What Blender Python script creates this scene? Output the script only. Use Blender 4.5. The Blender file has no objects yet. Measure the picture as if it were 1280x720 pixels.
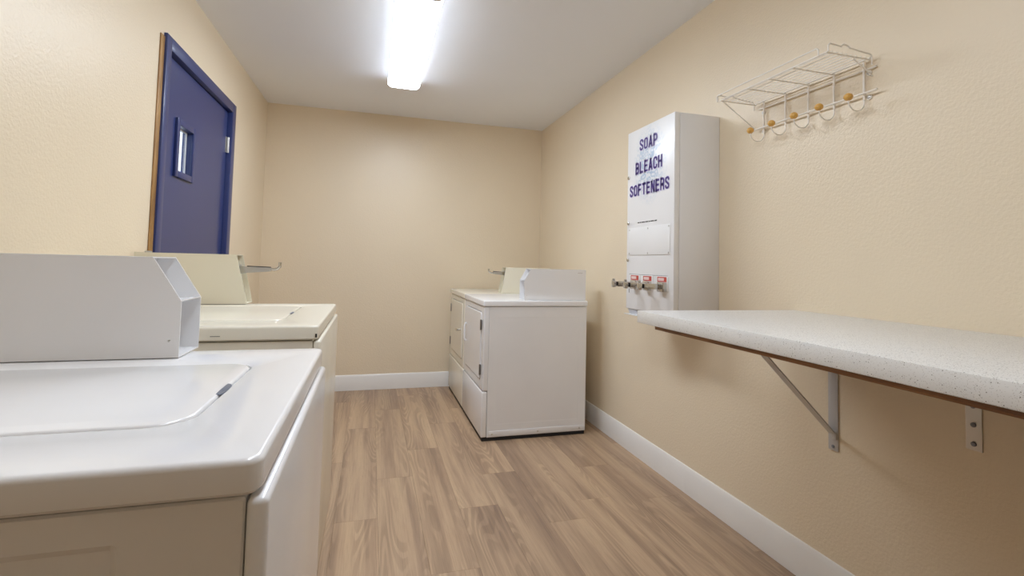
import bpy, bmesh, math, random
from mathutils import Vector, Matrix
random.seed(7)
scene = bpy.context.scene
col = scene.collection

# ------------------------------------------------------------------ camera
F, YAW, PITCH, ROLL, PY = 611.454, math.radians(15.938), math.radians(2.714), math.radians(1.404), 300.386
cam_d = bpy.data.cameras.new('camera'); cam = bpy.data.objects.new('camera', cam_d); col.objects.link(cam)
cam_d.sensor_fit = 'HORIZONTAL'; cam_d.sensor_width = 36.0
cam_d.lens = F / 1280 * 36.0
cam_d.shift_y = -(360 - PY) / 1280
cam_d.clip_start = 0.02
fwd = Vector((math.sin(YAW) * math.cos(PITCH), math.cos(YAW) * math.cos(PITCH), math.sin(PITCH)))
rgt = Vector((math.cos(YAW), -math.sin(YAW), 0)); upv = rgt.cross(fwd)
r_ = rgt * math.cos(ROLL) + upv * math.sin(ROLL); u_ = -rgt * math.sin(ROLL) + upv * math.cos(ROLL)
M3 = Matrix((r_, u_, -fwd)).transposed()
cam.matrix_world = Matrix.Translation((0, 0, 1.14)) @ M3.to_4x4()
scene.camera = cam

# ------------------------------------------------------------------ world, exposure
LAMP = 8.0           # emission strength of the fluorescent diffusers
world = bpy.data.worlds.new('world'); scene.world = world; world.use_nodes = True
bg = world.node_tree.nodes['Background']; bg.inputs[0].default_value = (0.80, 0.86, 0.92, 1); bg.inputs[1].default_value = 0.6
vs = scene.view_settings
vs.view_transform = 'Standard'; vs.look = 'None'; vs.gamma = 1; vs.use_curve_mapping = False
vs.exposure = 2.0
scene.cycles.max_bounces = 16; scene.cycles.diffuse_bounces = 10

# ------------------------------------------------------------------ materials
def srgb(r, g, b):
    f = lambda c: (c / 255 / 12.92) if c <= 10 else ((c / 255 + 0.055) / 1.055) ** 2.4
    return (f(r), f(g), f(b), 1)

def mat(name, colour, rough=0.5, metal=0.0, spec=0.5, coat=0.0):
    m = bpy.data.materials.new(name); m.use_nodes = True
    p = m.node_tree.nodes['Principled BSDF']
    p.inputs['Base Color'].default_value = colour
    p.inputs['Roughness'].default_value = rough
    p.inputs['Metallic'].default_value = metal
    p.inputs['Specular IOR Level'].default_value = spec
    if coat:
        p.inputs['Coat Weight'].default_value = coat; p.inputs['Coat Roughness'].default_value = 0.08
    return m

class NT:
    def __init__(s, m): s.t = m.node_tree; s.p = s.t.nodes['Principled BSDF']
    def n(s, kind, **kw):
        x = s.t.nodes.new(kind)
        for k, v in kw.items():
            if k in x.inputs: x.inputs[k].default_value = v
            else: setattr(x, k, v)
        return x
    def l(s, a, b): s.t.links.new(a, b)

def ramp(nt, fac, stops):
    r = nt.n('ShaderNodeValToRGB'); e = r.color_ramp.elements
    while len(e) < len(stops): e.new(0.5)
    for i, (p, c) in enumerate(stops): e[i].position = p; e[i].color = c
    nt.l(fac, r.inputs[0]); return r.outputs[0]

def paint(name, colour, rough, scale, strength, var=0.03, dist=0.002):
    m = mat(name, colour, rough); nt = NT(m)
    g = nt.n('ShaderNodeNewGeometry')
    n1 = nt.n('ShaderNodeTexNoise', Scale=scale, Detail=3.0, Roughness=0.55); nt.l(g.outputs['Position'], n1.inputs['Vector'])
    b = nt.n('ShaderNodeBump', Strength=strength, Distance=dist); nt.l(n1.outputs['Fac'], b.inputs['Height'])
    nt.l(b.outputs[0], nt.p.inputs['Normal'])
    n2 = nt.n('ShaderNodeTexNoise', Scale=1.1, Detail=2.0); nt.l(g.outputs['Position'], n2.inputs['Vector'])
    lo = tuple(c * (1 - var) for c in colour[:3]) + (1,); hi = tuple(min(1, c * (1 + var)) for c in colour[:3]) + (1,)
    nt.l(ramp(nt, n2.outputs['Fac'], [(0.3, lo), (0.7, hi)]), nt.p.inputs['Base Color'])
    return m

def metalpaint(name, colour, rough=0.32):
    m = mat(name, colour, rough, coat=0.25); nt = NT(m)
    tc = nt.n('ShaderNodeTexCoord')
    n1 = nt.n('ShaderNodeTexNoise', Scale=3.0, Detail=3.0); nt.l(tc.outputs['Object'], n1.inputs['Vector'])
    lo = tuple(c * 0.97 for c in colour[:3]) + (1,)
    nt.l(ramp(nt, n1.outputs['Fac'], [(0.35, lo), (0.65, colour)]), nt.p.inputs['Base Color'])
    n2 = nt.n('ShaderNodeTexNoise', Scale=260.0, Detail=1.0); nt.l(tc.outputs['Object'], n2.inputs['Vector'])
    b = nt.n('ShaderNodeBump', Strength=0.03, Distance=0.0006); nt.l(n2.outputs['Fac'], b.inputs['Height']); nt.l(b.outputs[0], nt.p.inputs['Normal'])
    return m

M = {}
M['wall'] = paint('beige_wall_paint', srgb(229, 214, 188), 0.36, 105, 0.6, dist=0.0024)
M['ceiling'] = paint('ceiling_paint', srgb(236, 239, 244), 0.8, 160, 0.30, 0.015)
M['trim'] = metalpaint('white_trim_paint', srgb(236, 234, 230), 0.35)
M['white'] = metalpaint('white_enamel', srgb(236, 236, 237), 0.22)
M['cream'] = metalpaint('almond_enamel', srgb(231, 227, 213), 0.25)
M['cream_case'] = metalpaint('almond_case_paint', srgb(226, 220, 200), 0.4)
M['blue'] = metalpaint('blue_door_paint', srgb(40, 54, 108), 0.4)
M['chrome'] = mat('chrome', (0.62, 0.61, 0.58, 1), 0.22, 1.0)
M['steel'] = mat('zinc_steel', (0.60, 0.59, 0.57, 1), 0.38, 1.0)
M['hinge'] = mat('dull_hinge_steel', (0.25, 0.24, 0.23, 1), 0.45, 1.0)
M['dark'] = mat('dark_gap', (0.012, 0.012, 0.013, 1), 0.7)
M['rubber'] = mat('rubber', (0.02, 0.02, 0.02, 1), 0.8)
M['bracket'] = metalpaint('bracket_white_paint', srgb(190, 188, 186), 0.35)
M['wire'] = mat('white_wire_coating', srgb(238, 232, 222), 0.35)
M['knob'] = mat('varnished_wood_knob', srgb(214, 164, 78), 0.3, coat=0.4)
M['ink'] = mat('purple_ink', srgb(72, 52, 128), 0.4)
M['halo'] = mat('lavender_ink', srgb(226, 224, 242), 0.4)
M['smallink'] = mat('grey_ink', srgb(70, 68, 72), 0.5)
M['red'] = mat('red_label', srgb(188, 70, 60), 0.4)
M['labelwhite'] = mat('label_white', srgb(232, 205, 200), 0.4)
M['plate'] = metalpaint('white_plate', srgb(238, 238, 237), 0.5)
M['chute'] = mat('chute_grey', srgb(196, 198, 204), 0.4)
M['pull'] = mat('finger_pull_grey', srgb(104, 110, 124), 0.4)
M['shade'] = mat('shaft_grey', srgb(120, 122, 130), 0.5)

def wood(name, c1, c2, c3, stretch):
    m = mat(name, c1, 0.5); nt = NT(m)
    tc = nt.n('ShaderNodeTexCoord'); mp = nt.n('ShaderNodeMapping'); mp.inputs['Scale'].default_value = stretch
    nt.l(tc.outputs['Object'], mp.inputs[0])
    n = nt.n('ShaderNodeTexNoise', Scale=6.0, Detail=6.0, Roughness=0.6); nt.l(mp.outputs[0], n.inputs['Vector'])
    nt.l(ramp(nt, n.outputs['Fac'], [(0.3, c1), (0.52, c2), (0.75, c3)]), nt.p.inputs['Base Color'])
    return m
M['strip'] = wood('raw_wood_edge', srgb(112, 78, 40), srgb(160, 120, 66), srgb(188, 152, 98), (8, 8, 0.8))
M['ply'] = wood('plywood_edge', srgb(78, 46, 18), srgb(118, 76, 36), srgb(140, 96, 52), (6, 1, 14))

def plank_mat():
    m = mat('oak_vinyl_plank', (0.3, 0.2, 0.1, 1), 0.42); nt = NT(m)
    tc = nt.n('ShaderNodeTexCoord'); oi = nt.n('ShaderNodeObjectInfo')
    off = nt.n('ShaderNodeCombineXYZ')
    mu = nt.n('ShaderNodeMath', operation='MULTIPLY'); mu.inputs[1].default_value = 37.0; nt.l(oi.outputs['Random'], mu.inputs[0])
    nt.l(mu.outputs[0], off.inputs[0]); nt.l(mu.outputs[0], off.inputs[1])
    ad = nt.n('ShaderNodeVectorMath', operation='ADD'); nt.l(tc.outputs['Object'], ad.inputs[0]); nt.l(off.outputs[0], ad.inputs[1])
    def mapped(sc):
        mp = nt.n('ShaderNodeMapping'); mp.inputs['Scale'].default_value = sc; nt.l(ad.outputs[0], mp.inputs[0]); return mp.outputs[0]
    # broad bands and narrower streaks along the plank
    n1 = nt.n('ShaderNodeTexNoise', Scale=1.0, Detail=2.0, Roughness=0.5, Distortion=0.25); nt.l(mapped((11, 0.6, 1)), n1.inputs['Vector'])
    n4 = nt.n('ShaderNodeTexNoise', Scale=1.0, Detail=4.0, Roughness=0.6, Distortion=0.15); nt.l(mapped((55, 1.3, 1)), n4.inputs['Vector'])
    av = nt.n('ShaderNodeMix', data_type='FLOAT'); av.inputs[0].default_value = 0.30; nt.l(n1.outputs['Fac'], av.inputs[2]); nt.l(n4.outputs['Fac'], av.inputs[3])
    base = ramp(nt, av.outputs[0], [(0.30, srgb(134, 110, 92)), (0.42, srgb(164, 137, 112)), (0.52, srgb(184, 156, 127)), (0.68, srgb(198, 170, 138))])
    # cathedral figure, only in patches
    n0 = nt.n('ShaderNodeTexNoise', Scale=1.0, Detail=1.5, Roughness=0.45); nt.l(mapped((7.0, 0.9, 1)), n0.inputs['Vector'])
    s = nt.n('ShaderNodeMath', operation='MULTIPLY'); s.inputs[1].default_value = 120.0; nt.l(n0.outputs['Fac'], s.inputs[0])
    si = nt.n('ShaderNodeMath', operation='SINE'); nt.l(s.outputs[0], si.inputs[0])
    gr = ramp(nt, si.outputs[0], [(0.0, (0.80, 0.79, 0.79, 1)), (0.6, (1, 1, 1, 1)), (1.0, (1, 1, 1, 1))])
    n3 = nt.n('ShaderNodeTexNoise', Scale=1.0, Detail=1.0); nt.l(mapped((11, 0.9, 1)), n3.inputs['Vector'])
    patch = ramp(nt, n3.outputs['Fac'], [(0.44, (0, 0, 0, 1)), (0.60, (1, 1, 1, 1))])
    mx = nt.n('ShaderNodeMix', data_type='RGBA', blend_type='MULTIPLY'); nt.l(patch, mx.inputs[0]); nt.l(base, mx.inputs[6]); nt.l(gr, mx.inputs[7])
    n2 = nt.n('ShaderNodeTexNoise', Scale=1.0, Detail=4.0, Roughness=0.7); nt.l(mapped((210, 6, 1)), n2.inputs['Vector'])
    fib = ramp(nt, n2.outputs['Fac'], [(0.30, (0.80, 0.79, 0.78, 1)), (0.55, (1, 1, 1, 1))])
    m2 = nt.n('ShaderNodeMix', data_type='RGBA', blend_type='MULTIPLY'); m2.inputs[0].default_value = 0.8
    nt.l(mx.outputs[2], m2.inputs[6]); nt.l(fib, m2.inputs[7])
    tone = ramp(nt, oi.outputs['Random'], [(0.0, (0.91, 0.905, 0.905, 1)), (0.5, (1, 1, 1, 1)), (1.0, (1.04, 1.03, 1.01, 1))])
    m3 = nt.n('ShaderNodeMix', data_type='RGBA', blend_type='MULTIPLY'); m3.inputs[0].default_value = 1.0
    nt.l(m2.outputs[2], m3.inputs[6]); nt.l(tone, m3.inputs[7])
    nt.l(m3.outputs[2], nt.p.inputs['Base Color'])
    b = nt.n('ShaderNodeBump', Strength=0.12, Distance=0.001); nt.l(n2.outputs['Fac'], b.inputs['Height']); nt.l(b.outputs[0], nt.p.inputs['Normal'])
    return m
M['plank'] = plank_mat()

def quartz_mat():
    m = mat('white_speckled_quartz', srgb(226, 225, 222), 0.3); nt = NT(m)
    tc = nt.n('ShaderNodeTexCoord')
    def specks(scale, size, c):
        v = nt.n('ShaderNodeTexVoronoi', Scale=scale); nt.l(tc.outputs['Object'], v.inputs['Vector'])
        lt = nt.n('ShaderNodeMath', operation='LESS_THAN'); lt.inputs[1].default_value = size; nt.l(v.outputs['Distance'], lt.inputs[0])
        sp = nt.n('ShaderNodeSeparateColor'); nt.l(v.outputs['Color'], sp.inputs[0])
        gt = nt.n('ShaderNodeMath', operation='GREATER_THAN'); gt.inputs[1].default_value = 0.62; nt.l(sp.outputs[0], gt.inputs[0])
        mu = nt.n('ShaderNodeMath', operation='MULTIPLY'); nt.l(lt.outputs[0], mu.inputs[0]); nt.l(gt.outputs[0], mu.inputs[1])
        return mu.outputs[0]
    prev = None
    for sc, sz, c in ((380, 0.28, srgb(150, 148, 146)), (210, 0.22, srgb(84, 82, 80)), (520, 0.32, srgb(186, 182, 176)), (170, 0.15, srgb(120, 114, 106))):
        mx = nt.n('ShaderNodeMix', data_type='RGBA'); nt.l(specks(sc, sz, c), mx.inputs[0])
        if prev: nt.l(prev, mx.inputs[6])
        else: mx.inputs[6].default_value = srgb(224, 223, 220)
        mx.inputs[7].default_value = c; prev = mx.outputs[2]
    nt.l(prev, nt.p.inputs['Base Color'])
    return m
M['quartz'] = quartz_mat()

def dispenser_door_mat():
    # white enamel with a printed cloud of pale blue bubbles behind the words
    m = metalpaint('dispenser_door_print', srgb(238, 238, 238), 0.3); nt = NT(m)
    old = nt.p.inputs['Base Color'].links[0].from_socket
    tc = nt.n('ShaderNodeTexCoord')
    v = nt.n('ShaderNodeTexVoronoi', Scale=38.0); nt.l(tc.outputs['Object'], v.inputs['Vector'])
    n = nt.n('ShaderNodeTexNoise', Scale=16.0, Detail=3.0); nt.l(tc.outputs['Object'], n.inputs['Vector'])
    bub = ramp(nt, v.outputs['Distance'], [(0.1, (0, 0, 0, 1)), (0.45, (1, 1, 1, 1)), (0.6, (0.2, 0.2, 0.2, 1))])
    mp = nt.n('ShaderNodeMapping'); mp.inputs['Location'].default_value = (0, 0.0, -1.25); mp.inputs['Scale'].default_value = (0, 6.0, 4.6)
    nt.l(tc.outputs['Object'], mp.inputs[0])
    ln = nt.n('ShaderNodeVectorMath', operation='LENGTH'); nt.l(mp.outputs[0], ln.inputs[0])
    fall = ramp(nt, ln.outputs['Value'], [(0.35, (1, 1, 1, 1)), (1.0, (0, 0, 0, 1))])
    a = nt.n('ShaderNodeMath', operation='MULTIPLY'); nt.l(bub, a.inputs[0]); nt.l(n.outputs['Fac'], a.inputs[1])
    b = nt.n('ShaderNodeMath', operation='MULTIPLY'); nt.l(a.outputs[0], b.inputs[0]); nt.l(fall, b.inputs[1])
    c = nt.n('ShaderNodeMath', operation='MULTIPLY'); c.inputs[1].default_value = 2.2; nt.l(b.outputs[0], c.inputs[0])
    mx = nt.n('ShaderNodeMix', data_type='RGBA'); nt.l(c.outputs[0], mx.inputs[0]); nt.l(old, mx.inputs[6]); mx.inputs[7].default_value = srgb(176, 196, 218)
    nt.l(mx.outputs[2], nt.p.inputs['Base Color'])
    return m
M['ddoor'] = dispenser_door_mat()

def emit(name, colour, strength):
    m = bpy.data.materials.new(name); m.use_nodes = True; t = m.node_tree
    e = t.nodes.new('ShaderNodeEmission'); e.inputs[0].default_value = colour; e.inputs[1].default_value = strength
    t.links.new(e.outputs[0], t.nodes['Material Output'].inputs[0]); t.nodes.remove(t.nodes['Principled BSDF']); return m
M['lamp'] = emit('lit_diffuser', (0.87, 0.95, 1.06, 1), LAMP)
M['lamp_dim'] = emit('lit_diffuser_dimmer', (0.87, 0.95, 1.06, 1), LAMP * 0.64)  # lower strength chosen to balance the light at the near end
M['glass'] = mat('clear_glass', (0.9, 0.94, 0.95, 1), 0.02); M['glass'].node_tree.nodes['Principled BSDF'].inputs['Transmission Weight'].default_value = 1.0
M['bead'] = mat('glazing_bead_white', srgb(225, 228, 232), 0.4)

# ------------------------------------------------------------------ mesh helpers
WPOS = {}
def finish(name, bm, m, parent=None, recenter=True, angle=35):
    bmesh.ops.remove_doubles(bm, verts=bm.verts, dist=1e-6)
    bmesh.ops.recalc_face_normals(bm, faces=bm.faces)
    c = Vector((0, 0, 0))
    if recenter and bm.verts:
        lo = Vector([min(v.co[i] for v in bm.verts) for i in range(3)]); hi = Vector([max(v.co[i] for v in bm.verts) for i in range(3)])
        c = (lo + hi) / 2
        bmesh.ops.translate(bm, verts=bm.verts, vec=-c)
    me = bpy.data.meshes.new(name); bm.to_mesh(me); bm.free()
    for p in me.polygons: p.use_smooth = True
    me.set_sharp_from_angle(angle=math.radians(angle))
    me.materials.append(M[m] if isinstance(m, str) else m)
    return place(name, me, c, parent)
def place(name, me, c, parent=None):
    o = bpy.data.objects.new(name, me); col.objects.link(o)
    c = Vector(c); WPOS[o.name] = c
    if parent: o.parent = parent; o.location = c - WPOS[parent.name]
    else: o.location = c
    return o
def tag(o, label=None, cat=None, group=None, kind=None):
    for k, v in (('label', label), ('category', cat), ('group', group), ('kind', kind)):
        if v: o[k] = v
    return o
def thing(name, loc, label=None, cat=None, group=None, kind=None):
    o = place(name, None, loc); o.empty_display_size = 0.1
    return tag(o, label, cat, group, kind)

def box(bm, x0, x1, y0, y1, z0, z1, bev=0.0, seg=2):
    vs_ = [bm.verts.new((x, y, z)) for x in (x0, x1) for y in (y0, y1) for z in (z0, z1)]
    fs = [(0, 1, 3, 2), (4, 6, 7, 5), (0, 4, 5, 1), (2, 3, 7, 6), (0, 2, 6, 4), (1, 5, 7, 3)]
    faces = [bm.faces.new([vs_[i] for i in f]) for f in fs]
    if bev:
        es = list({e for f in faces for e in f.edges})
        bmesh.ops.bevel(bm, geom=es, offset=bev, segments=seg, profile=0.5, affect='EDGES', clamp_overlap=True)
    return bm
def B(): return bmesh.new()
def bxo(name, m, parent, x0, x1, y0, y1, z0, z1, bev=0.0, seg=2):
    return finish(name, box(B(), x0, x1, y0, y1, z0, z1, bev, seg), m, parent)
def rrect(x0, x1, y0, y1, r, n=6):
    out = []
    for cx, cy, a in ((x1 - r, y0 + r, -90), (x1 - r, y1 - r, 0), (x0 + r, y1 - r, 90), (x0 + r, y0 + r, 180)):
        for i in range(n + 1):
            t = math.radians(a + 90 * i / n); out.append((cx + r * math.cos(t), cy + r * math.sin(t)))
    return out
def loft(bm, loops, cap0=True, cap1=True):
    L = [[bm.verts.new(p) for p in lp] for lp in loops]
    n = len(L[0])
    for a, b in zip(L, L[1:]):
        for i in range(n): bm.faces.new((a[i], a[(i + 1) % n], b[(i + 1) % n], b[i]))
    if cap0: bm.faces.new(list(reversed(L[0])))
    if cap1: bm.faces.new(L[-1])
    return bm
def tube(bm, pts, r, n=8, caps=True):
    pts = [Vector(p) for p in pts]; loops = []
    d0 = (pts[1] - pts[0]).normalized(); a = d0.orthogonal().normalized()
    for i, p in enumerate(pts):
        if i == 0: d = (pts[1] - pts[0])
        elif i == len(pts) - 1: d = pts[-1] - pts[-2]
        else: d = (pts[i + 1] - pts[i]).normalized() + (pts[i] - pts[i - 1]).normalized()
        d.normalize(); a = (a - d * a.dot(d)).normalized(); b = d.cross(a)
        loops.append([p + (a * math.cos(2 * math.pi * k / n) + b * math.sin(2 * math.pi * k / n)) * r for k in range(n)])
    return loft(bm, loops, caps, caps)
def disc(bm, p, axis, r, h, n=16, bev=0.25):
    """short cylinder from p along axis, with a softened front rim"""
    p = Vector(p); ax = Vector(axis).normalized(); a = ax.orthogonal().normalized(); b = ax.cross(a)
    def ring(rr, t): return [p + ax * t + (a * math.cos(2 * math.pi * k / n) + b * math.sin(2 * math.pi * k / n)) * rr for k in range(n)]
    return loft(bm, [ring(r, 0), ring(r, h * 0.7), ring(r * (1 - bev), h)])
def prism(bm, prof, y0, y1):
    """extrude an (x, z) profile along y"""
    return loft(bm, [[(x, y0, z) for x, z in prof], [(x, y1, z) for x, z in prof]])
def screw(name, p, axis, r, parent, m='steel'):
    bm = disc(B(), p, axis, r, r * 0.5, 12, 0.35); return finish(name, bm, m, parent)

# ------------------------------------------------------------------ room shell
XR, YB, YN, C = 1.58, 4.539, -1.60, 2.461
def xl(y): return -0.90 - 0.0147 * (YB - y)
def boxl(bm, n0, n1, y0, y1, z0, z1, bev=0.0):
    """box in left-wall coordinates: n is the distance out of the wall into the room"""
    k = len(bm.verts); box(bm, n0, n1, y0, y1, z0, z1, bev)
    bm.verts.ensure_lookup_table()
    for v in bm.verts[k:]: v.co.x += xl(v.co.y)
    return bm
def bxl(name, m, parent, *a): return finish(name, boxl(B(), *a), m, parent)

tag(bxo('wall_right', 'wall', None, XR, XR + 0.12, YN - .12, YB + 0.12, -0.05, C), kind='structure')
tag(bxo('wall_back', 'wall', None, -1.2, XR, YB, YB + 0.12, -0.05, C), kind='structure')
tag(bxo('wall_front', 'wall', None, -1.35, XR, YN - 0.12, YN, -0.05, C), kind='structure')
tag(bxo('ceiling', 'ceiling', None, -1.35, XR + .12, YN - .12, YB + .12, C, C + 0.1), kind='structure')
# left wall with the door opening
DY0, DY1, DZ = 2.515, 3.545, 2.085
bm = B()
boxl(bm, -0.12, 0, YN, DY0, -0.05, C); boxl(bm, -0.12, 0, DY1, YB, -0.05, C); boxl(bm, -0.12, 0, DY0, DY1, DZ, C)
tag(finish('wall_left', bm, 'wall'), kind='structure')

# floor: sub-floor slab with planks laid on it
fl = tag(bxo('floor', 'dark', None, -1.02, XR, YN, YB, -0.05, -0.006), kind='structure')
PW, PL, G = 0.1833, 1.22, 0.0002
def plank_mesh(w, l):
    bm = box(B(), -w / 2 + G, w / 2 - G, -l / 2 + G, l / 2 - G, -0.006, 0)
    top = [e for e in bm.edges if all(abs(v.co.z) < 1e-6 for v in e.verts)]
    bmesh.ops.bevel(bm, geom=top, offset=0.0006, segments=1, affect='EDGES')
    bmesh.ops.recalc_face_normals(bm, faces=bm.faces)
    me = bpy.data.meshes.new('plank'); bm.to_mesh(me); bm.free(); me.materials.append(M['plank']); return me
cache = {}
joints = {0: 3.51, 1: 3.91, 2: 3.06, 3: 2.29, 4: 2.63, 5: 3.30, 6: 2.24, 7: 2.60, -1: 2.95, -2: 2.2, -3: 3.3, -4: 2.7, -5: 2.1, 8: 3.4, 9: 2.9}
for k in range(-5, 10):
    x0 = 0.067 + (k - 1) * PW; x1 = x0 + PW
    x0, x1 = max(x0, -0.98), min(x1, XR - 0.001)
    if x1 - x0 < 0.01: continue
    y = joints[k] - 6 * PL
    while y < YB:
        a, b = max(y, YN), min(y + PL, YB)
        if b - a > 0.01:
            key = (round(x1 - x0, 4), round(b - a, 4))
            if key not in cache: cache[key] = plank_mesh(*key)
            place('plank', cache[key], ((x0 + x1) / 2, (a + b) / 2, 0), fl)
        y += PL

# baseboards: a flat board with a stepped, eased top
HB = 0.134
def board_prof(t=0.013): return [(0, 0.0005), (t, 0.0005), (t, HB - 0.020), (t - 0.003, HB - 0.014), (t - 0.004, HB - 0.008), (t - 0.008, HB - 0.001), (0, HB)]
br = thing('baseboard_right', (XR, 1.6, 0), kind='structure')
for a, b in ((YN + .001, 2.1895), (2.1905, YB - .001)):
    finish('board', loft(B(), [[(XR - x, a, z) for x, z in board_prof()], [(XR - x, b, z) for x, z in board_prof()]]), 'trim', br)
tag(finish('baseboard_back', loft(B(), [[(xl(YB) + .002, YB - x, z) for x, z in board_prof()], [(XR - .014, YB - x, z) for x, z in board_prof()]]), 'trim'), kind='structure')
bl = thing('baseboard_left', (xl(1.6), 1.6, 0), kind='structure')
for a, b in ((YN + .001, 2.455), (3.602, YB - .015)):
    finish('board', loft(B(), [[(xl(a) + x, a, z) for x, z in board_prof()], [(xl(b) + x, b, z) for x, z in board_prof()]]), 'trim', bl)

# ------------------------------------------------------------------ door
dr = thing('door_1', (xl(3.05), 3.05, 0), kind='structure')
FZ = 2.138
# steel frame: two jambs and a head, each with a stepped stop
def frame_piece(name, rects):
    bm = B()
    for r in rects: boxl(bm, *r, 0.003)
    finish(name, bm, 'blue', dr)
frame_piece('jamb', [(-0.119, 0.014, 2.499, 2.556, 0.001, FZ), (-0.119, -0.062, 2.552, 2.574, 0.001, 2.076)])
frame_piece('jamb', [(-0.119, 0.014, 3.527, 3.598, 0.001, FZ), (-0.119, -0.062, 3.505, 3.524, 0.001, 2.076)])
frame_piece('head', [(-0.119, 0.014, 2.552, 3.530, 2.078, FZ), (-0.119, -0.062, 2.560, 3.522, 2.062, 2.082)])
bxl('wood_edge', 'strip', dr, 0.0005, 0.005, 2.458, 2.4985, 0.001, 2.118, 0.001)
# slab with a hole for the vision light
S0, S1 = -0.058, -0.014
Wy0, Wy1, Wz0, Wz1 = 2.745, 2.925, 1.556, 1.782
bm = B()
for a in ((2.576, Wy0, .01, 2.072), (Wy1, 3.516, .01, 2.072), (Wy0, Wy1, .01, Wz0), (Wy0, Wy1, Wz1, 2.072)):
    boxl(bm, S0, S1, *a)
finish('door_slab', bm, 'blue', dr)
# vision light: mitred frame of four bars, white glazing bead, pane
wf = thing('window_frame', (xl(2.83) + S1, 2.83, 1.67))
wf.parent = dr; wf.location = WPOS[wf.name] - WPOS[dr.name]
for a in ((2.713, Wy0, 1.524, 1.812), (Wy1, 2.957, 1.524, 1.812), (Wy0, Wy1, 1.524, Wz0), (Wy0, Wy1, Wz1, 1.812)):
    bxl('frame_bar', 'blue', wf, S1, S1 + 0.012, *a, 0.002)
bxl('pane', 'glass', wf, -0.044, -0.040, Wy0, Wy1, Wz0, Wz1)
for a in ((Wy1 - 0.006, Wy1, Wz0, Wz1), (Wy0, Wy0 + .006, Wz0, Wz1), (Wy0 + .006, Wy1 - .006, Wz0, Wz0 + 0.006), (Wy0 + .006, Wy1 - .006, Wz1 - 0.006, Wz1)):
    bxl('glazing_bead', 'bead', wf, -0.040, -0.034, *a)
for zc in (1.86, 1.05, 0.25):
    h = thing('hinge', (xl(3.53), 3.53, zc)); h.parent = dr; h.location = WPOS[h.name] - WPOS[dr.name]
    bxl('leaf', 'steel', h, S1, S1 + 0.003, 3.496, 3.514, zc - 0.05, zc + 0.05)
    for q in range(5):
        p = Vector((xl(3.518) - 0.004, 3.5195, zc - 0.05 + q * 0.02))
        finish('knuckle', tube(B(), [p, p + Vector((0, 0, 0.019))], 0.007, 12), 'steel', h)

# ------------------------------------------------------------------ ceiling lights
def ceiling_light(x0, x1, y0, y1, label, tubes='lamp'):
    t = thing('ceiling_light', ((x0 + x1) / 2, (y0 + y1) / 2, C), label, 'ceiling light')
    bxo('housing', 'trim', t, x0 + 0.002, x1 - 0.002, y0 + 0.011, y1 - 0.011, C - 0.044, C - 0.0005)
    pr = [(x0 + 0.002, C - 0.0445), (x0, C - 0.047), (x0 + 0.010, C - 0.056), (x0 + 0.03, C - 0.066), (x1 - 0.03, C - 0.066), (x1 - 0.010, C - 0.056), (x1, C - 0.047), (x1 - 0.002, C - 0.0445)]
    finish('diffuser', prism(B(), pr, y0 + 0.012, y1 - 0.012), tubes, t)
    big = [(x0 - 0.002, C - 0.001), (x0 - 0.002, C - 0.042), (x0 + 0.012, C - 0.061), (x0 + 0.03, C - 0.067), (x1 - 0.03, C - 0.067), (x1 - 0.012, C - 0.061), (x1 + 0.002, C - 0.042), (x1 + 0.002, C - 0.001)]
    for a, b in ((y0, y0 + 0.011), (y1 - 0.011, y1)):
        finish('end_cap', prism(B(), big, a, b), 'trim', t)
ceiling_light(0.066, 0.290, 2.315, 3.610, 'long fluorescent ceiling light with glowing white wrap diffuser, before the back wall')
ceiling_light(0.066, 0.290, 0.36, 1.655, 'second fluorescent ceiling light, over the white washer end of the room', 'lamp_dim')

# ------------------------------------------------------------------ machines
def deck(x0, x1, y0, y1, z0, z1, r, lid=None):
    """enamel top: rounded slab, optionally with a sunk well for the lid"""
    b = 0.007; L = []
    def ring(ins, z): return [(x, y, z) for x, y in rrect(x0 + ins, x1 - ins, y0 + ins, y1 - ins, max(r - ins, 0.003), 8)]
    L += [ring(0.004, z0), ring(0, z0 + 0.004), ring(0, z1 - b)]
    for k in range(1, 5):
        t = math.radians(90 * k / 4); L.append(ring(b * (1 - math.cos(t)), z1 - b + b * math.sin(t)))
    if lid:
        lx0, lx1, ly0, ly1, lr, d = lid
        for ins, z in ((-0.004, z1), (-0.001, z1 - 0.0015), (0, z1 - d)):
            L.append([(x, y, z) for x, y in rrect(lx0 + ins, lx1 - ins, ly0 + ins, ly1 - ins, lr - ins, 8)])
    return loft(B(), L)
def slab(x0, x1, y0, y1, z0, z1, r, b):
    L = []
    def ring(ins, z): return [(x, y, z) for x, y in rrect(x0 + ins, x1 - ins, y0 + ins, y1 - ins, max(r - ins, 0.003), 8)]
    L += [ring(0, z0), ring(0, z1 - b)]
    for k in range(1, 4):
        t = math.radians(90 * k / 3); L.append(ring(b * (1 - math.cos(t)), z1 - b + b * math.sin(t)))
    return loft(B(), L)
def side_body(x0, x1, y0, y1, z0, z1, emboss):
    """cabinet whose camera-side (-y) wall has a shallow pressed panel"""
    ex0, ex1, ez0, ez1, d = emboss
    R = lambda a, b, c, e, r, y: [(x, y, z) for x, z in rrect(a, b, c, e, r, 4)]
    return loft(B(), [R(x0, x1, z0, z1, 0.004, y1), R(x0, x1, z0, z1, 0.004, y0 + 0.003), R(x0 + .002, x1 - .002, z0 + .002, z1 - .002, 0.003, y0),
                      R(ex0, ex1, ez0, ez1, 0.006, y0), R(ex0 + 0.007, ex1 - 0.007, ez0 + 0.007, ez1 - 0.007, 0.003, y0 + d)])
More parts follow.
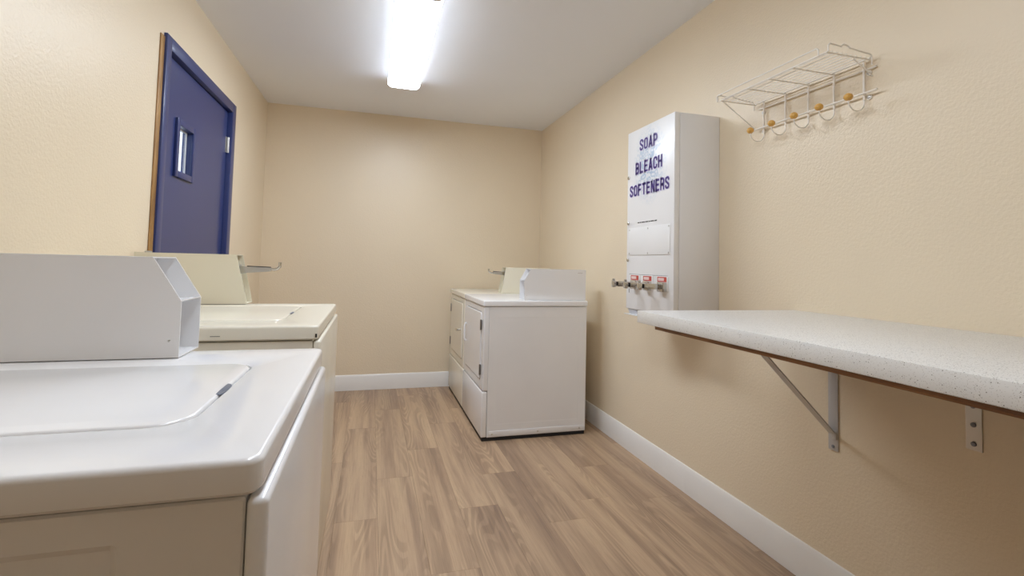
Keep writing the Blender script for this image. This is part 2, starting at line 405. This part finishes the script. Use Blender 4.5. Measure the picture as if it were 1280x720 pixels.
def feet(t, x0, x1, y0, y1, top):
    for x in (x0, x1):
        for y in (y0, y1):
            finish('foot', disc(B(), (x, y, top), (0, 0, -1), 0.022, top - 0.0005, 14, 0.1), 'rubber', t)

def case_open(t, m, s, xf, xb, y0, y1, z0, z1, xc, zc):
    """coin box with its coin slide taken out: sheet metal shell, open front. s=+1 faces +x, s=-1 faces -x"""
    w = 0.0025
    prof = [(xb, z0), (xf, z0), (xf, zc), (xc, z1), (xb, z1)]
    bm = B()
    prism(bm, prof, y0, y0 + w); prism(bm, prof, y1 - w, y1)
    box(bm, min(xb, xc), max(xb, xc), y0 + w, y1 - w, z1 - w, z1)
    box(bm, min(xb, xf), max(xb, xf), y0 + w, y1 - w, z0, z0 + w)
    box(bm, min(xb, xb + s * w), max(xb, xb + s * w), y0 + w, y1 - w, z0 + w, z1 - w)
    cb = finish('coin_box', bm, m, t); cb['label'] = 'open sheet metal coin box with angled front'
    sh = [(xf, zc - 0.001), (xf, zc + 0.0015), (xf - s * 0.085, zc - 0.006), (xf - s * 0.085, zc - 0.0085)]
    finish('divider', prism(B(), sh, y0 + w, y1 - w), m, cb)
    bxo('inner_panel', m, cb, *sorted((xf - s * 0.088, xf - s * 0.0855)), y0 + w, y1 - w, z0 + w, z1 - w)
    screw('rivet', (xf - s * 0.017, y0, z0 + 0.032), (0, -1, 0), 0.0022, cb)
    return cb

def coin_slide(par, s, x0, yc, zc, ln=0.15, w=0.026, m='chrome'):
    """flat push slide with a notched top and an upturned pusher; s is the pushing direction sign"""
    cs = thing('coin_slide', (x0, yc, zc)); cs.parent = par; cs.location = WPOS[cs.name] - WPOS[par.name]
    x1 = x0 + s * ln
    pr = [(x0, zc - 0.017), (x1, zc - 0.006), (x1, zc + 0.010), (x0, zc + 0.014)]
    finish('slide_bar', prism(B(), pr, yc - w / 2, yc + w / 2), m, cs)
    a, b = sorted((x0 + s * 0.03, x1 - s * 0.004))
    finish('coin_slot', loft(B(), [[(a, yc - w * .42, zc + 0.0115), (a, yc + w * .42, zc + 0.0115), (a, yc + w * .42, zc + 0.0165), (a, yc - w * .42, zc + 0.0165)],
                                   [(b, yc - w * .42, zc + 0.008), (b, yc + w * .42, zc + 0.008), (b, yc + w * .42, zc + 0.0135), (b, yc - w * .42, zc + 0.0135)]]), 'dark', cs)
    xe = x1 + s * 0.034
    bm = tube(B(), [(x1 - s * 0.004, yc, zc + 0.002), (x1 + s * 0.012, yc, zc + 0.002), (x1 + s * 0.026, yc, zc + 0.006), (xe, yc, zc + 0.016), (xe, yc, zc + 0.034)], 0.006, 10)
    finish('pusher', bm, m, cs)
    return cs

def case_slide(t, m, s, xf, xt, xb, y0, y1, z0, z1, zs, ln):
    """coin box with slanted rim, recessed face and a coin slide sticking out"""
    w = 0.0025
    prof = [(xb, z0), (xf, z0), (xt, z1), (xb, z1)]
    bm = B()
    prism(bm, prof, y0, y0 + w); prism(bm, prof, y1 - w, y1)
    box(bm, min(xb, xt), max(xb, xt), y0 + w, y1 - w, z1 - w, z1)
    box(bm, min(xb, xf), max(xb, xf), y0 + w, y1 - w, z0, z0 + w)
    box(bm, min(xb, xb + s * w), max(xb, xb + s * w), y0 + w, y1 - w, z0 + w, z1 - w)
    cb = finish('coin_box', bm, m, t); cb['label'] = 'almond coin box with slanted front and chrome coin slide'
    at = lambda z, d: (xf + (xt - xf) * (z - z0) / (z1 - z0)) - s * d
    zc = zs - 0.02
    for za, zb in ((z0 + w, zc), (zs + 0.022, z1 - w)):
        finish('face_panel', prism(B(), [(at(za, .02), za), (at(zb, .02), zb), (at(zb, .023), zb), (at(za, .023), za)], y0 + w, y1 - w), m, cb)
    zh = zs
    bxo('slide_housing', 'steel', cb, *sorted((at(zh, .06), at(zh, .012))), y0 + 0.02, y1 - 0.02, zs - 0.0195, zs + 0.0215, 0.002)
    coin_slide(cb, s, at(zh, .012), (y0 + y1) / 2, zs, ln)
    return cb

def washer(label, m, xf, xb, y0, y1, zt, lid, zl, emb):
    t = thing('washing_machine', ((xf + xb) / 2, (y0 + y1) / 2, 0), label, 'washing machine')
    body = finish('cabinet', side_body(xb + 0.01, xf - 0.0145, y0 + 0.008, y1 - 0.008, 0.03, zl - 0.004, emb), m, t, angle=14)
    fp = box(B(), xf - 0.013, xf + 0.008, y0 + 0.003, y1 - 0.003, 0.085, zl - 0.004, 0.007, 3)
    finish('front_panel', fp, m, t)
    bxo('kick_plate', m, t, xf - 0.014, xf - 0.0005, y0 + 0.02, y1 - 0.02, 0.0305, 0.0845)
    dk = finish('top', deck(xb, xf, y0, y1, zl, zt, 0.018, (lid[0] - .002, lid[1] + .002, lid[2] - .002, lid[3] + .002, lid[4], 0.012)), m, t)
    ld = finish('lid', slab(lid[0], lid[1], lid[2], lid[3], zt - 0.0118, zt + 0.0012, lid[4], 0.005), m, t)
    # finger pull: a grey sliver standing for the notch at the front edge of the lid
    yc = (lid[2] + lid[3]) / 2 - 0.015
    bm = B(); L = []
    for k in range(9):
        u = -1 + 2 * k / 8; hw = 0.0045 * math.sqrt(max(0, 1 - u * u)) + 0.0003
        L.append([(lid[1] - 0.004 - hw * .2, yc + u * 0.032, zt + 0.0013), (lid[1] + hw, yc + u * 0.032, zt + 0.0003), (lid[1] + hw, yc + u * 0.032, zt - 0.001), (lid[1] - 0.004 - hw * .2, yc + u * 0.032, zt - 0.001)])
    finish('finger_pull', loft(bm, L), 'pull', ld)
    feet(t, xb + 0.06, xf - 0.09, y0 + 0.06, y1 - 0.06, 0.03)
    return t

# white washer, nearest
WZ = 0.94
t = washer('white top-loading washer with an emptied white coin box on its top', 'white', -0.098, -0.80, 0.545, 1.186, WZ,
           (-0.66, -0.205, 0.672, 1.030, 0.045), 0.904, (-0.72, -0.219, 0.12, 0.868, 0.005))
case_open(t, 'white', 1, -0.353, -0.86, 1.097, 1.212, WZ + 0.002, 1.136, -0.405, 1.051)
# almond washer
t = washer('almond top-loading washer with coin slide box, standing beside the blue door', 'cream', -0.145, -0.86, 1.570, 2.345, WZ,
           (-0.66, -0.272, 1.72, 2.215, 0.045), 0.899, (-0.78, -0.27, 0.12, 0.82, 0.005))
case_slide(t, 'cream_case', 1, -0.500, -0.547, -0.915, 2.300, 2.405, WZ + 0.002, 1.149, 1.086, 0.125)
bm = disc(B(), (-0.885, 2.35, 1.149), (0, 0, 1), 0.013, 0.007, 14); finish('lock', bm, 'steel', t)
bxo('paint_chip', 'dark', t, -0.1535, -0.148, 1.5694, 1.5702, 0.906, 0.917)
bxo('paint_chip', 'smallink', t, -0.43, -0.405, 1.5694, 1.5702, 0.9125, 0.914)

def dryer(label, m, case, xf, xb, y0, y1, zt, hinge_near):
    t = thing('clothes_dryer', ((xf + xb) / 2, (y0 + y1) / 2, 0), label, 'dryer')
    zl = zt - 0.037; xs = xf + 0.034
    R = lambda a, b, c, e, r, y: [(x, y, z) for x, z in rrect(a, b, c, e, r, 4)]
    finish('cabinet', side_body(xs, xb - 0.006, y0 + 0.006, y1 - 0.006, 0.022, zl - 0.003, (xs + 0.05, xb - .06, 0.10, zl - 0.07, 0.0005)), m, t, angle=3)
    bxo('dark_base', 'dark', t, xf + 0.004, xb - 0.012, y0 + 0.008, y1 - 0.01, 0.0008, 0.0215)  # dark block filling the gap under the cabinet
    finish('top', deck(xf - 0.006, xb, y0, y1, zl, zt, 0.012), m, t)
    bxo('lower_panel', m, t, xf - 0.004, xs - 0.0015, y0 + 0.004, y1 - 0.004, 0.024, 0.312, 0.008, 3)
    # upper front: a frame of four strips round the door opening
    dy0, dy1, dz0, dz1 = y0 + 0.075, y1 - 0.075, 0.372, 0.818
    R2 = lambda a, b, c, e, r, x: [(x, y, z) for y, z in rrect(a, b, c, e, r, 6)]
    bm = loft(B(), [R2(y0 + .006, y1 - .006, 0.316, zl - .003, 0.01, xs - .0015), R2(y0 + .006, y1 - .006, 0.316, zl - .003, 0.01, xf + 0.006), R2(y0 + .012, y1 - .012, 0.322, zl - .009, 0.006, xf),
                    R2(dy0, dy1, dz0, dz1, 0.025, xf), R2(dy0, dy1, dz0, dz1, 0.025, xf + 0.016)])
    finish('front_panel', bm, m, t)
    g = 0.005
    bm = loft(B(), [R2(dy0 + g, dy1 - g, dz0 + g, dz1 - g, 0.022, xf + 0.0138), R2(dy0 + g, dy1 - g, dz0 + g, dz1 - g, 0.022, xf - 0.001), R2(dy0 + g + .004, dy1 - g - .004, dz0 + g + .004, dz1 - g - .004, 0.018, xf - 0.005)])
    d = finish('door', bm, m, t)
    bxo('door_gap_shade', 'dark', d, xf + 0.0139, xf + 0.0158, dy0 + 0.0008, dy1 - 0.0008, dz0 + 0.0008, dz1 - 0.0008, 0.0)  # added dark sheet: paints the shade in the gap round the door
    hy = dy0 - 0.004 if hinge_near else dy1 + 0.004
    for zc in (dz0 + 0.07, dz1 - 0.085):
        h = bxo('hinge', 'hinge', d, xf - 0.008, xf - 0.0005, hy - 0.010, hy + 0.010, zc - 0.032, zc + 0.032, 0.002)
        finish('hinge_pin', tube(B(), [(xf - 0.008, hy, zc - 0.034), (xf - 0.008, hy, zc + 0.034)], 0.0045, 8), 'hinge', d)
    if hinge_near:
        yh = dy1 - 0.045
        bm = tube(B(), [(xf - 0.006, yh, 0.555), (xf - 0.016, yh, 0.560), (xf - 0.021, yh, 0.575), (xf - 0.021, yh, 0.665), (xf - 0.016, yh, 0.680), (xf - 0.006, yh, 0.685)], 0.0075, 10)
        finish('handle', bm, m, d)
    else:
        yh = dy0 + 0.05
        finish('handle', disc(B(), (xf - 0.0045, yh, 0.60), (-1, 0, 0), 0.008, 0.03, 12, 0.1), 'chrome', d)
        finish('handle_grip', tube(B(), [(xf - 0.036, yh - 0.035, 0.60), (xf - 0.038, yh, 0.602), (xf - 0.036, yh + 0.035, 0.60)], 0.008, 10), 'chrome', d)
    # pressed service rail along the foot of the camera-side wall
    rl = bxo('base_rail', m, t, xs + 0.012, xb - 0.02, y0 + 0.0015, y0 + 0.0058, 0.026, 0.062, 0.0015)
    for x in (xs + 0.035, (xs + xb) / 2, xb - 0.05): screw('screw', (x, y0 + 0.0015, 0.044), (0, -1, 0), 0.006, rl)
    return t
DZT = 0.896
t = dryer('white front-loading dryer with open white coin box on its top, along the right wall', 'white', 'white', 0.712, 1.438, 3.094, 3.782, DZT, True)
cb = case_open(t, 'white', -1, 0.990, 1.436, 3.135, 3.245, DZT + 0.001, 1.107, 1.035, 1.030)
bxo('latch', 'steel', cb, 1.375, 1.41, 3.1335, 3.1349, 1.083, 1.087)
t = dryer('almond front-loading dryer in the back corner behind the white dryer', 'cream', 'cream_case', 0.712, 1.438, 3.790, 4.478, DZT, False)
case_slide(t, 'cream_case', -1, 1.018, 1.050, 1.434, 3.835, 3.945, DZT + 0.001, 1.106, 1.058, 0.10)

# ------------------------------------------------------------------ soap dispenser
X0, Y0, Y1, Z0, Z1 = 1.332, 1.956, 2.386, 0.915, 1.866
sd = thing('soap_dispenser', (XR, (Y0 + Y1) / 2, Z0), 'tall white soap, bleach and softener vending cabinet hung on the wall', 'dispenser')
bxo('cabinet', 'white', sd, X0 + 0.0295, XR - 0.0005, Y0, Y1, Z0, Z1, 0.002)
dd = bxo('door', 'ddoor', sd, X0, X0 + 0.0285, Y0 - 0.0005, Y1 + 0.0005, Z0 + 0.001, Z1 + 0.0005, 0.003)
# condensed block capitals drawn as thick strokes in a box W wide and 1 high
def arc(cx, cy, rx, ry, a0, a1, n=7): return [(cx + rx * math.cos(math.radians(a0 + (a1 - a0) * i / n)), cy + ry * math.sin(math.radians(a0 + (a1 - a0) * i / n))) for i in range(n + 1)]
SW = 0.175                                        # stroke width
h_ = SW / 2; W_ = 0.56
l_, r__, b_, t_ = h_, W_ - h_, h_, 1 - h_; m_ = W_ / 2; q = 0.16
GL = {
 'O': [arc(l_ + q, t_ - q, q, q, 180, 90) + arc(r__ - q, t_ - q, q, q, 90, 0) + arc(r__ - q, b_ + q, q, q, 0, -90) + arc(l_ + q, b_ + q, q, q, -90, -180) + [(l_, t_ - q)]],
 'S': [[(r__, 0.68)] + arc(r__ - q, t_ - q, q, q, 0, 90) + arc(l_ + q, t_ - q, q, q, 90, 180) + [(l_, 0.70), (l_ + 0.03, 0.62), (m_, 0.50), (r__ - 0.03, 0.38), (r__, 0.30)] + arc(r__ - q, b_ + q, q, q, 0, -90) + arc(l_ + q, b_ + q, q, q, -90, -180) + [(l_, 0.32)]],
 'C': [[(r__, 0.64)] + arc(r__ - q, t_ - q, q, q, 0, 90) + arc(l_ + q, t_ - q, q, q, 90, 180) + arc(l_ + q, b_ + q, q, q, 180, 270) + arc(r__ - q, b_ + q, q, q, -90, 0) + [(r__, 0.36)]],
 'A': [[(h_ * .7, 0), (m_, 1 - 0.02)], [(W_ - h_ * .7, 0), (m_, 1 - 0.02)], [(0.13, 0.28), (W_ - 0.13, 0.28)]],
 'P': [[(l_, 0), (l_, 1)], [(l_, t_), (r__ - q, t_)] + arc(r__ - q, t_ - q, q, q, 90, 0) + arc(r__ - q, 0.44 + q, q, q, 0, -90) + [(l_, 0.44)]],
 'R': [[(l_, 0), (l_, 1)], [(l_, t_), (r__ - q, t_)] + arc(r__ - q, t_ - q, q, q, 90, 0) + arc(r__ - q, 0.47 + q, q, q, 0, -90) + [(l_, 0.47)], [(m_, 0.47), (r__ - .01, 0.34), (r__, 0)]],
 'B': [[(l_, 0), (l_, 1)], [(l_, t_), (r__ - q, t_)] + arc(r__ - q, t_ - q, q, q, 90, 0) + arc(r__ - q, 0.52 + q, q, q, 0, -90) + [(l_, 0.52)], [(r__ - q, 0.52)] + arc(r__ - q, 0.52 - q, q, q, 90, 0) + arc(r__ - q, b_ + q, q, q, 0, -90) + [(l_, b_)]],
 'L': [[(l_, 0), (l_, 1)], [(l_, b_), (W_ - 0.04, b_)]],
 'E': [[(l_, 0), (l_, 1)], [(l_, b_), (W_ - 0.03, b_)], [(l_, 0.52), (W_ - 0.07, 0.52)], [(l_, t_), (W_ - 0.03, t_)]],
 'F': [[(l_, 0), (l_, 1)], [(l_, 0.50), (W_ - 0.07, 0.50)], [(l_, t_), (W_ - 0.03, t_)]],
 'T': [[(m_, 0), (m_, 1)], [(0.0, t_), (W_, t_)]],
 'H': [[(l_, 0), (l_, 1)], [(r__, 0), (r__, 1)], [(l_, 0.5), (r__, 0.5)]],
 'N': [[(l_, 0), (l_, 1)], [(r__, 0), (r__, 1)], [(l_ + .01, 0.96), (r__ - .01, 0.04)]],
}
def ribbon(bm, pts, w, ext, f):
    """flat stroke of width w along pts, lengthened by ext at both ends; f maps (u, v) into the scene"""
    P = [Vector(p) for p in pts]
    P = [p for i, p in enumerate(P) if i == 0 or (p - P[i - 1]).length > 1e-5]
    P[0] = P[0] + (P[0] - P[1]).normalized() * ext; P[-1] = P[-1] + (P[-1] - P[-2]).normalized() * ext
    prev = None
    for i, p in enumerate(P):
        d1 = (P[i] - P[i - 1]).normalized() if i else None; d2 = (P[i + 1] - P[i]).normalized() if i < len(P) - 1 else None
        d = ((d1 or d2) + (d2 or d1)).normalized(); n = Vector((-d.y, d.x)); k = min(1.5, 1 / max(0.4, d.dot(d1 or d2)))
        cur = (bm.verts.new(f(p + n * (w / 2 * k))), bm.verts.new(f(p - n * (w / 2 * k))))
        if prev: bm.faces.new((prev[0], prev[1], cur[1], cur[0]))
        prev = cur
def word(txt, yl, yr, z0, z1):
    adv = W_ + 0.105; tot = adv * len(txt) - 0.105
    for nm, sw, ext, mt, d in (('lettering', SW, 0.0, 'ink', 0.0016), ('lettering_outline', SW + 0.13, 0.065, 'halo', 0.0006)):
        bm = B()
        for i, ch_ in enumerate(txt):
            f = lambda p: (X0 - d, yl + (i * adv + p.x) / tot * (yr - yl), z0 + p.y * (z1 - z0))
            for st in GL[ch_]: ribbon(bm, st, sw, ext, f)
        me = bpy.data.meshes.new(nm); bm.to_mesh(me); bm.free(); me.materials.append(M[mt])
        for v in me.vertices: v.co -= Vector((X0 - d, (yl + yr) / 2, (z0 + z1) / 2))
        o = place(nm, me, (X0 - d, (yl + yr) / 2, (z0 + z1) / 2), dd)
        if nm == 'lettering': o['label'] = 'purple printed word ' + txt
word('SOAP', 2.263, 2.098, 1.745, 1.804)
word('BLEACH', 2.302, 2.054, 1.626, 1.687)
word('SOFTENERS', 2.358, 1.993, 1.511, 1.571)
bm = B(); y = 2.275
for wd in (0.018, 0.010, 0.030, 0.026, 0.012, 0.030, 0.020):
    box(bm, X0 - 0.0012, X0 - 0.0002, y - wd, y, 1.3665, 1.3712); y -= wd + 0.0055
finish('small_print', bm, 'smallink', dd)
lp = bxo('label_plate', 'plate', sd, X0 - 0.003, X0 - 0.0002, 1.982, 2.362, 1.200, 1.343, 0.001)
for y in (1.992, 2.172, 2.352):
    for z in (1.209, 1.334): screw('screw', (X0 - 0.003, y, z), (-1, 0, 0), 0.004, lp)
for z in (1.619, 1.372, 1.174):
    finish('lock', disc(B(), (X0 - 0.0002, 2.370, z), (-1, 0, 0), 0.0095, 0.006, 16), 'chrome', sd)
bxo('seam_line', 'dark', sd, X0 - 0.0008, X0 - 0.0002, 2.00, 2.355, 1.0985, 1.100)
for yc in (2.290, 2.168, 2.040):
    mech = bxo('coin_mechanism', 'plate', sd, X0 - 0.005, X0 - 0.0002, yc - 0.046, yc + 0.046, 1.026, 1.097, 0.001)
    rd = bxo('price_label', 'red', mech, X0 - 0.0065, X0 - 0.0051, yc - 0.038, yc + 0.038, 1.070, 1.094)
    bxo('price_window', 'labelwhite', mech, X0 - 0.0075, X0 - 0.0066, yc - 0.018, yc + 0.030, 1.075, 1.089)
    bxo('mount', 'chrome', mech, X0 - 0.026, X0 - 0.0051, yc - 0.040, yc + 0.012, 1.024, 1.068, 0.002)
    bxo('guide', 'chrome', mech, X0 - 0.112, X0 - 0.0262, yc - 0.022, yc - 0.004, 1.036, 1.062, 0.002)
    bxo('slide_tongue', 'dark', mech, X0 - 0.124, X0 - 0.1121, yc - 0.018, yc - 0.006, 1.040, 1.060, 0.001)
    finish('pusher', box(box(B(), X0 - 0.140, X0 - 0.1241, yc - 0.026, yc, 1.032, 1.066, 0.004, 3), X0 - 0.139, X0 - 0.127, yc - 0.018, yc - 0.006, 1.064, 1.076, 0.003), 'chrome', mech)
bxo('keyhole', 'smallink', sd, X0 - 0.0008, X0 - 0.0002, 2.353, 2.357, 1.000, 1.022)
ch = finish('delivery_chute', loft(B(), [[(X0 + 0.006, 2.285, Z0), (X0 + 0.006, 2.375, Z0), (XR - 0.05, 2.375, Z0), (XR - 0.05, 2.285, Z0)],
                                         [(X0 + 0.012, 2.29, 0.888), (X0 + 0.012, 2.368, 0.888), (XR - 0.05, 2.368, 0.888), (XR - 0.05, 2.29, 0.888)]]), 'chute', sd)
bxo('delivery_tray', 'white', sd, X0 - 0.01, XR - 0.001, 2.265, 2.392, 0.8845, 0.8878, 0.001)

# ------------------------------------------------------------------ counter and its brackets
CT = 0.987
ct = thing('folding_counter', (XR, 0.63, 0.93), 'white speckled quartz folding counter on plywood, fixed to the right wall', 'counter')
bxo('countertop', 'quartz', ct, 0.897, XR - 0.0005, -0.55, 1.530, CT - 0.041, CT, 0.0025, 2)
bxo('plywood_backing', 'ply', ct, 0.902, XR - 0.0005, -0.55, 1.425, CT - 0.0515, CT - 0.0412, 0.0008)
ZB = CT - 0.052
b1 = thing('shelf_bracket', (XR, 1.361, 0.515), 'white steel bracket with a diagonal brace holding up the counter', 'bracket')
bxo('wall_plate', 'bracket', b1, XR - 0.0045, XR - 0.0005, 1.343, 1.381, 0.515, ZB - 0.0045, 0.001)
bxo('arm', 'bracket', b1, 1.14, XR - 0.0005, 1.343, 1.381, ZB - 0.004, ZB, 0.001)
d = Vector((1.199 - 1.575, 0, 0.930 - 0.572)).normalized(); n = Vector((d.z, 0, -d.x)) * 0.002
A, E_ = Vector((1.5755, 0, 0.571)), Vector((1.199, 0, 0.9305))
finish('brace', loft(B(), [[Vector((p.x, yy, p.z)) for p, yy in ((A - n, 1.346), (A + n, 1.346), (A + n, 1.378), (A - n, 1.378))],
                           [Vector((p.x, yy, p.z)) for p, yy in ((E_ - n, 1.346), (E_ + n, 1.346), (E_ + n, 1.378), (E_ - n, 1.378))]]), 'bracket', b1)
finish('brace_foot', box(B(), 1.5713, 1.5752, 1.346, 1.375, 0.555, 0.585, 0.001), 'bracket', b1)
for z in (0.529,): screw('screw', (XR - 0.0045, 1.362, z), (-1, 0, 0), 0.0055, b1, 'shade')
b2 = thing('shelf_bracket', (XR, 0.943, 0.668), 'short grey steel angle bracket with three screw holes under the counter', 'bracket')
bxo('wall_plate', 'steel', b2, XR - 0.0045, XR - 0.0005, 0.924, 0.962, 0.668, ZB - 0.0045, 0.001)
bxo('arm', 'steel', b2, 1.32, XR - 0.0005, 0.924, 0.962, ZB - 0.004, ZB, 0.001)
for z in (0.685, 0.736, 0.786, 0.89): screw('screw', (XR - 0.0045, 0.943, z), (-1, 0, 0), 0.0065, b2, 'shade')

# ------------------------------------------------------------------ wire rack with hooks
rk = thing('wall_rack', (XR, 1.455, 1.70), 'white wire wall shelf with five coat hooks tipped by wooden knobs', 'rack')
PY_ = (1.670, 1.558, 1.451, 1.344, 1.233)
def rod(name, pts, r, m='wire'): return finish(name, tube(B(), pts, r, 8), m, rk)
SZ, SX = 1.8435, 1.382
for y in PY_:
    p = rod('post', [(1.569, y, 1.852), (1.569, y, 1.715)], 0.0038)
    pts = [(1.569, y, 1.716)]
    for k in range(0, 13):
        a = math.pi * k / 12; pts.append((1.569 - 0.0345 + 0.0345 * math.cos(a), y, 1.706 - 0.030 * math.sin(a)))
    pts.append((1.500, y, 1.712))
    rod('hook', pts, 0.0024)
    bm = bmesh.new(); bmesh.ops.create_uvsphere(bm, u_segments=20, v_segments=12, radius=0.0135)
    bmesh.ops.scale(bm, verts=bm.verts, vec=(1.05, 1.05, 0.95)); bmesh.ops.translate(bm, verts=bm.verts, vec=(1.500, y, 1.719))
    finish('knob', bm, 'knob', rk, angle=60)
rod('lower_bar', [(1.5615, 1.183, 1.737), (1.5615, 1.716, 1.738)], 0.0036)
rod('upper_bar', [(1.573, 1.192, 1.818), (1.573, 1.70, 1.824)], 0.0034)
rod('shelf_back_rod', [(1.563, 1.205, SZ + 0.006), (1.563, 1.71, SZ + 0.006)], 0.0034)
rod('shelf_front_rod', [(SX, 1.205, SZ), (SX, 1.712, SZ)], 0.003)
for k in range(1, 9):
    x = SX + (1.563 - SX) * k / 9; rod('shelf_wire', [(x, 1.205, SZ + 0.0046), (x, 1.712, SZ + 0.0046)], 0.0016)
for y in (1.708,) + PY_[1:4] + (1.209,):
    rod('cross_wire', [(SX, y, SZ), (1.563, y, SZ + 0.0005)], 0.0026)
# raised guard rails: front, and one at either end with a small bump
rod('front_guard', [(SX - .002, 1.236, SZ - 0.001), (SX - .004, 1.236, 1.862), (SX - .004, 1.242, 1.868), (SX - .004, 1.718, 1.868), (SX - .004, 1.725, 1.862), (SX - .002, 1.725, SZ)], 0.0026)
for y in (1.203, 1.722):
    xs_ = [SX + 0.07 + 0.016 * math.cos(math.pi * (1 - k / 6)) for k in range(7)]
    bump = [(x, y, 1.868 + 0.008 * math.sin(math.pi * k / 6)) for k, x in enumerate(xs_)]
    rod('end_guard', [(SX, y, SZ), (SX, y, 1.864), (SX + .006, y, 1.871)] + bump + [(1.560, y, 1.860), (1.566, y, 1.854), (1.566, y, 1.826)], 0.0026)
rod('brace', [(1.390, 1.704, SZ - 0.003), (1.566, 1.716, 1.742)], 0.0022)
rod('brace', [(1.500, 1.214, SZ - 0.003), (1.573, 1.206, 1.790)], 0.0022)
for y in (1.222, 1.680):
    for z in (1.806, 1.724):
        tb = finish('screw_tab', disc(B(), (XR - 0.0005, y, z), (-1, 0, 0), 0.0095, 0.004, 16, 0.1), 'wire', rk)
        screw('screw', (XR - 0.0045, y, z), (-1, 0, 0), 0.005, tb)
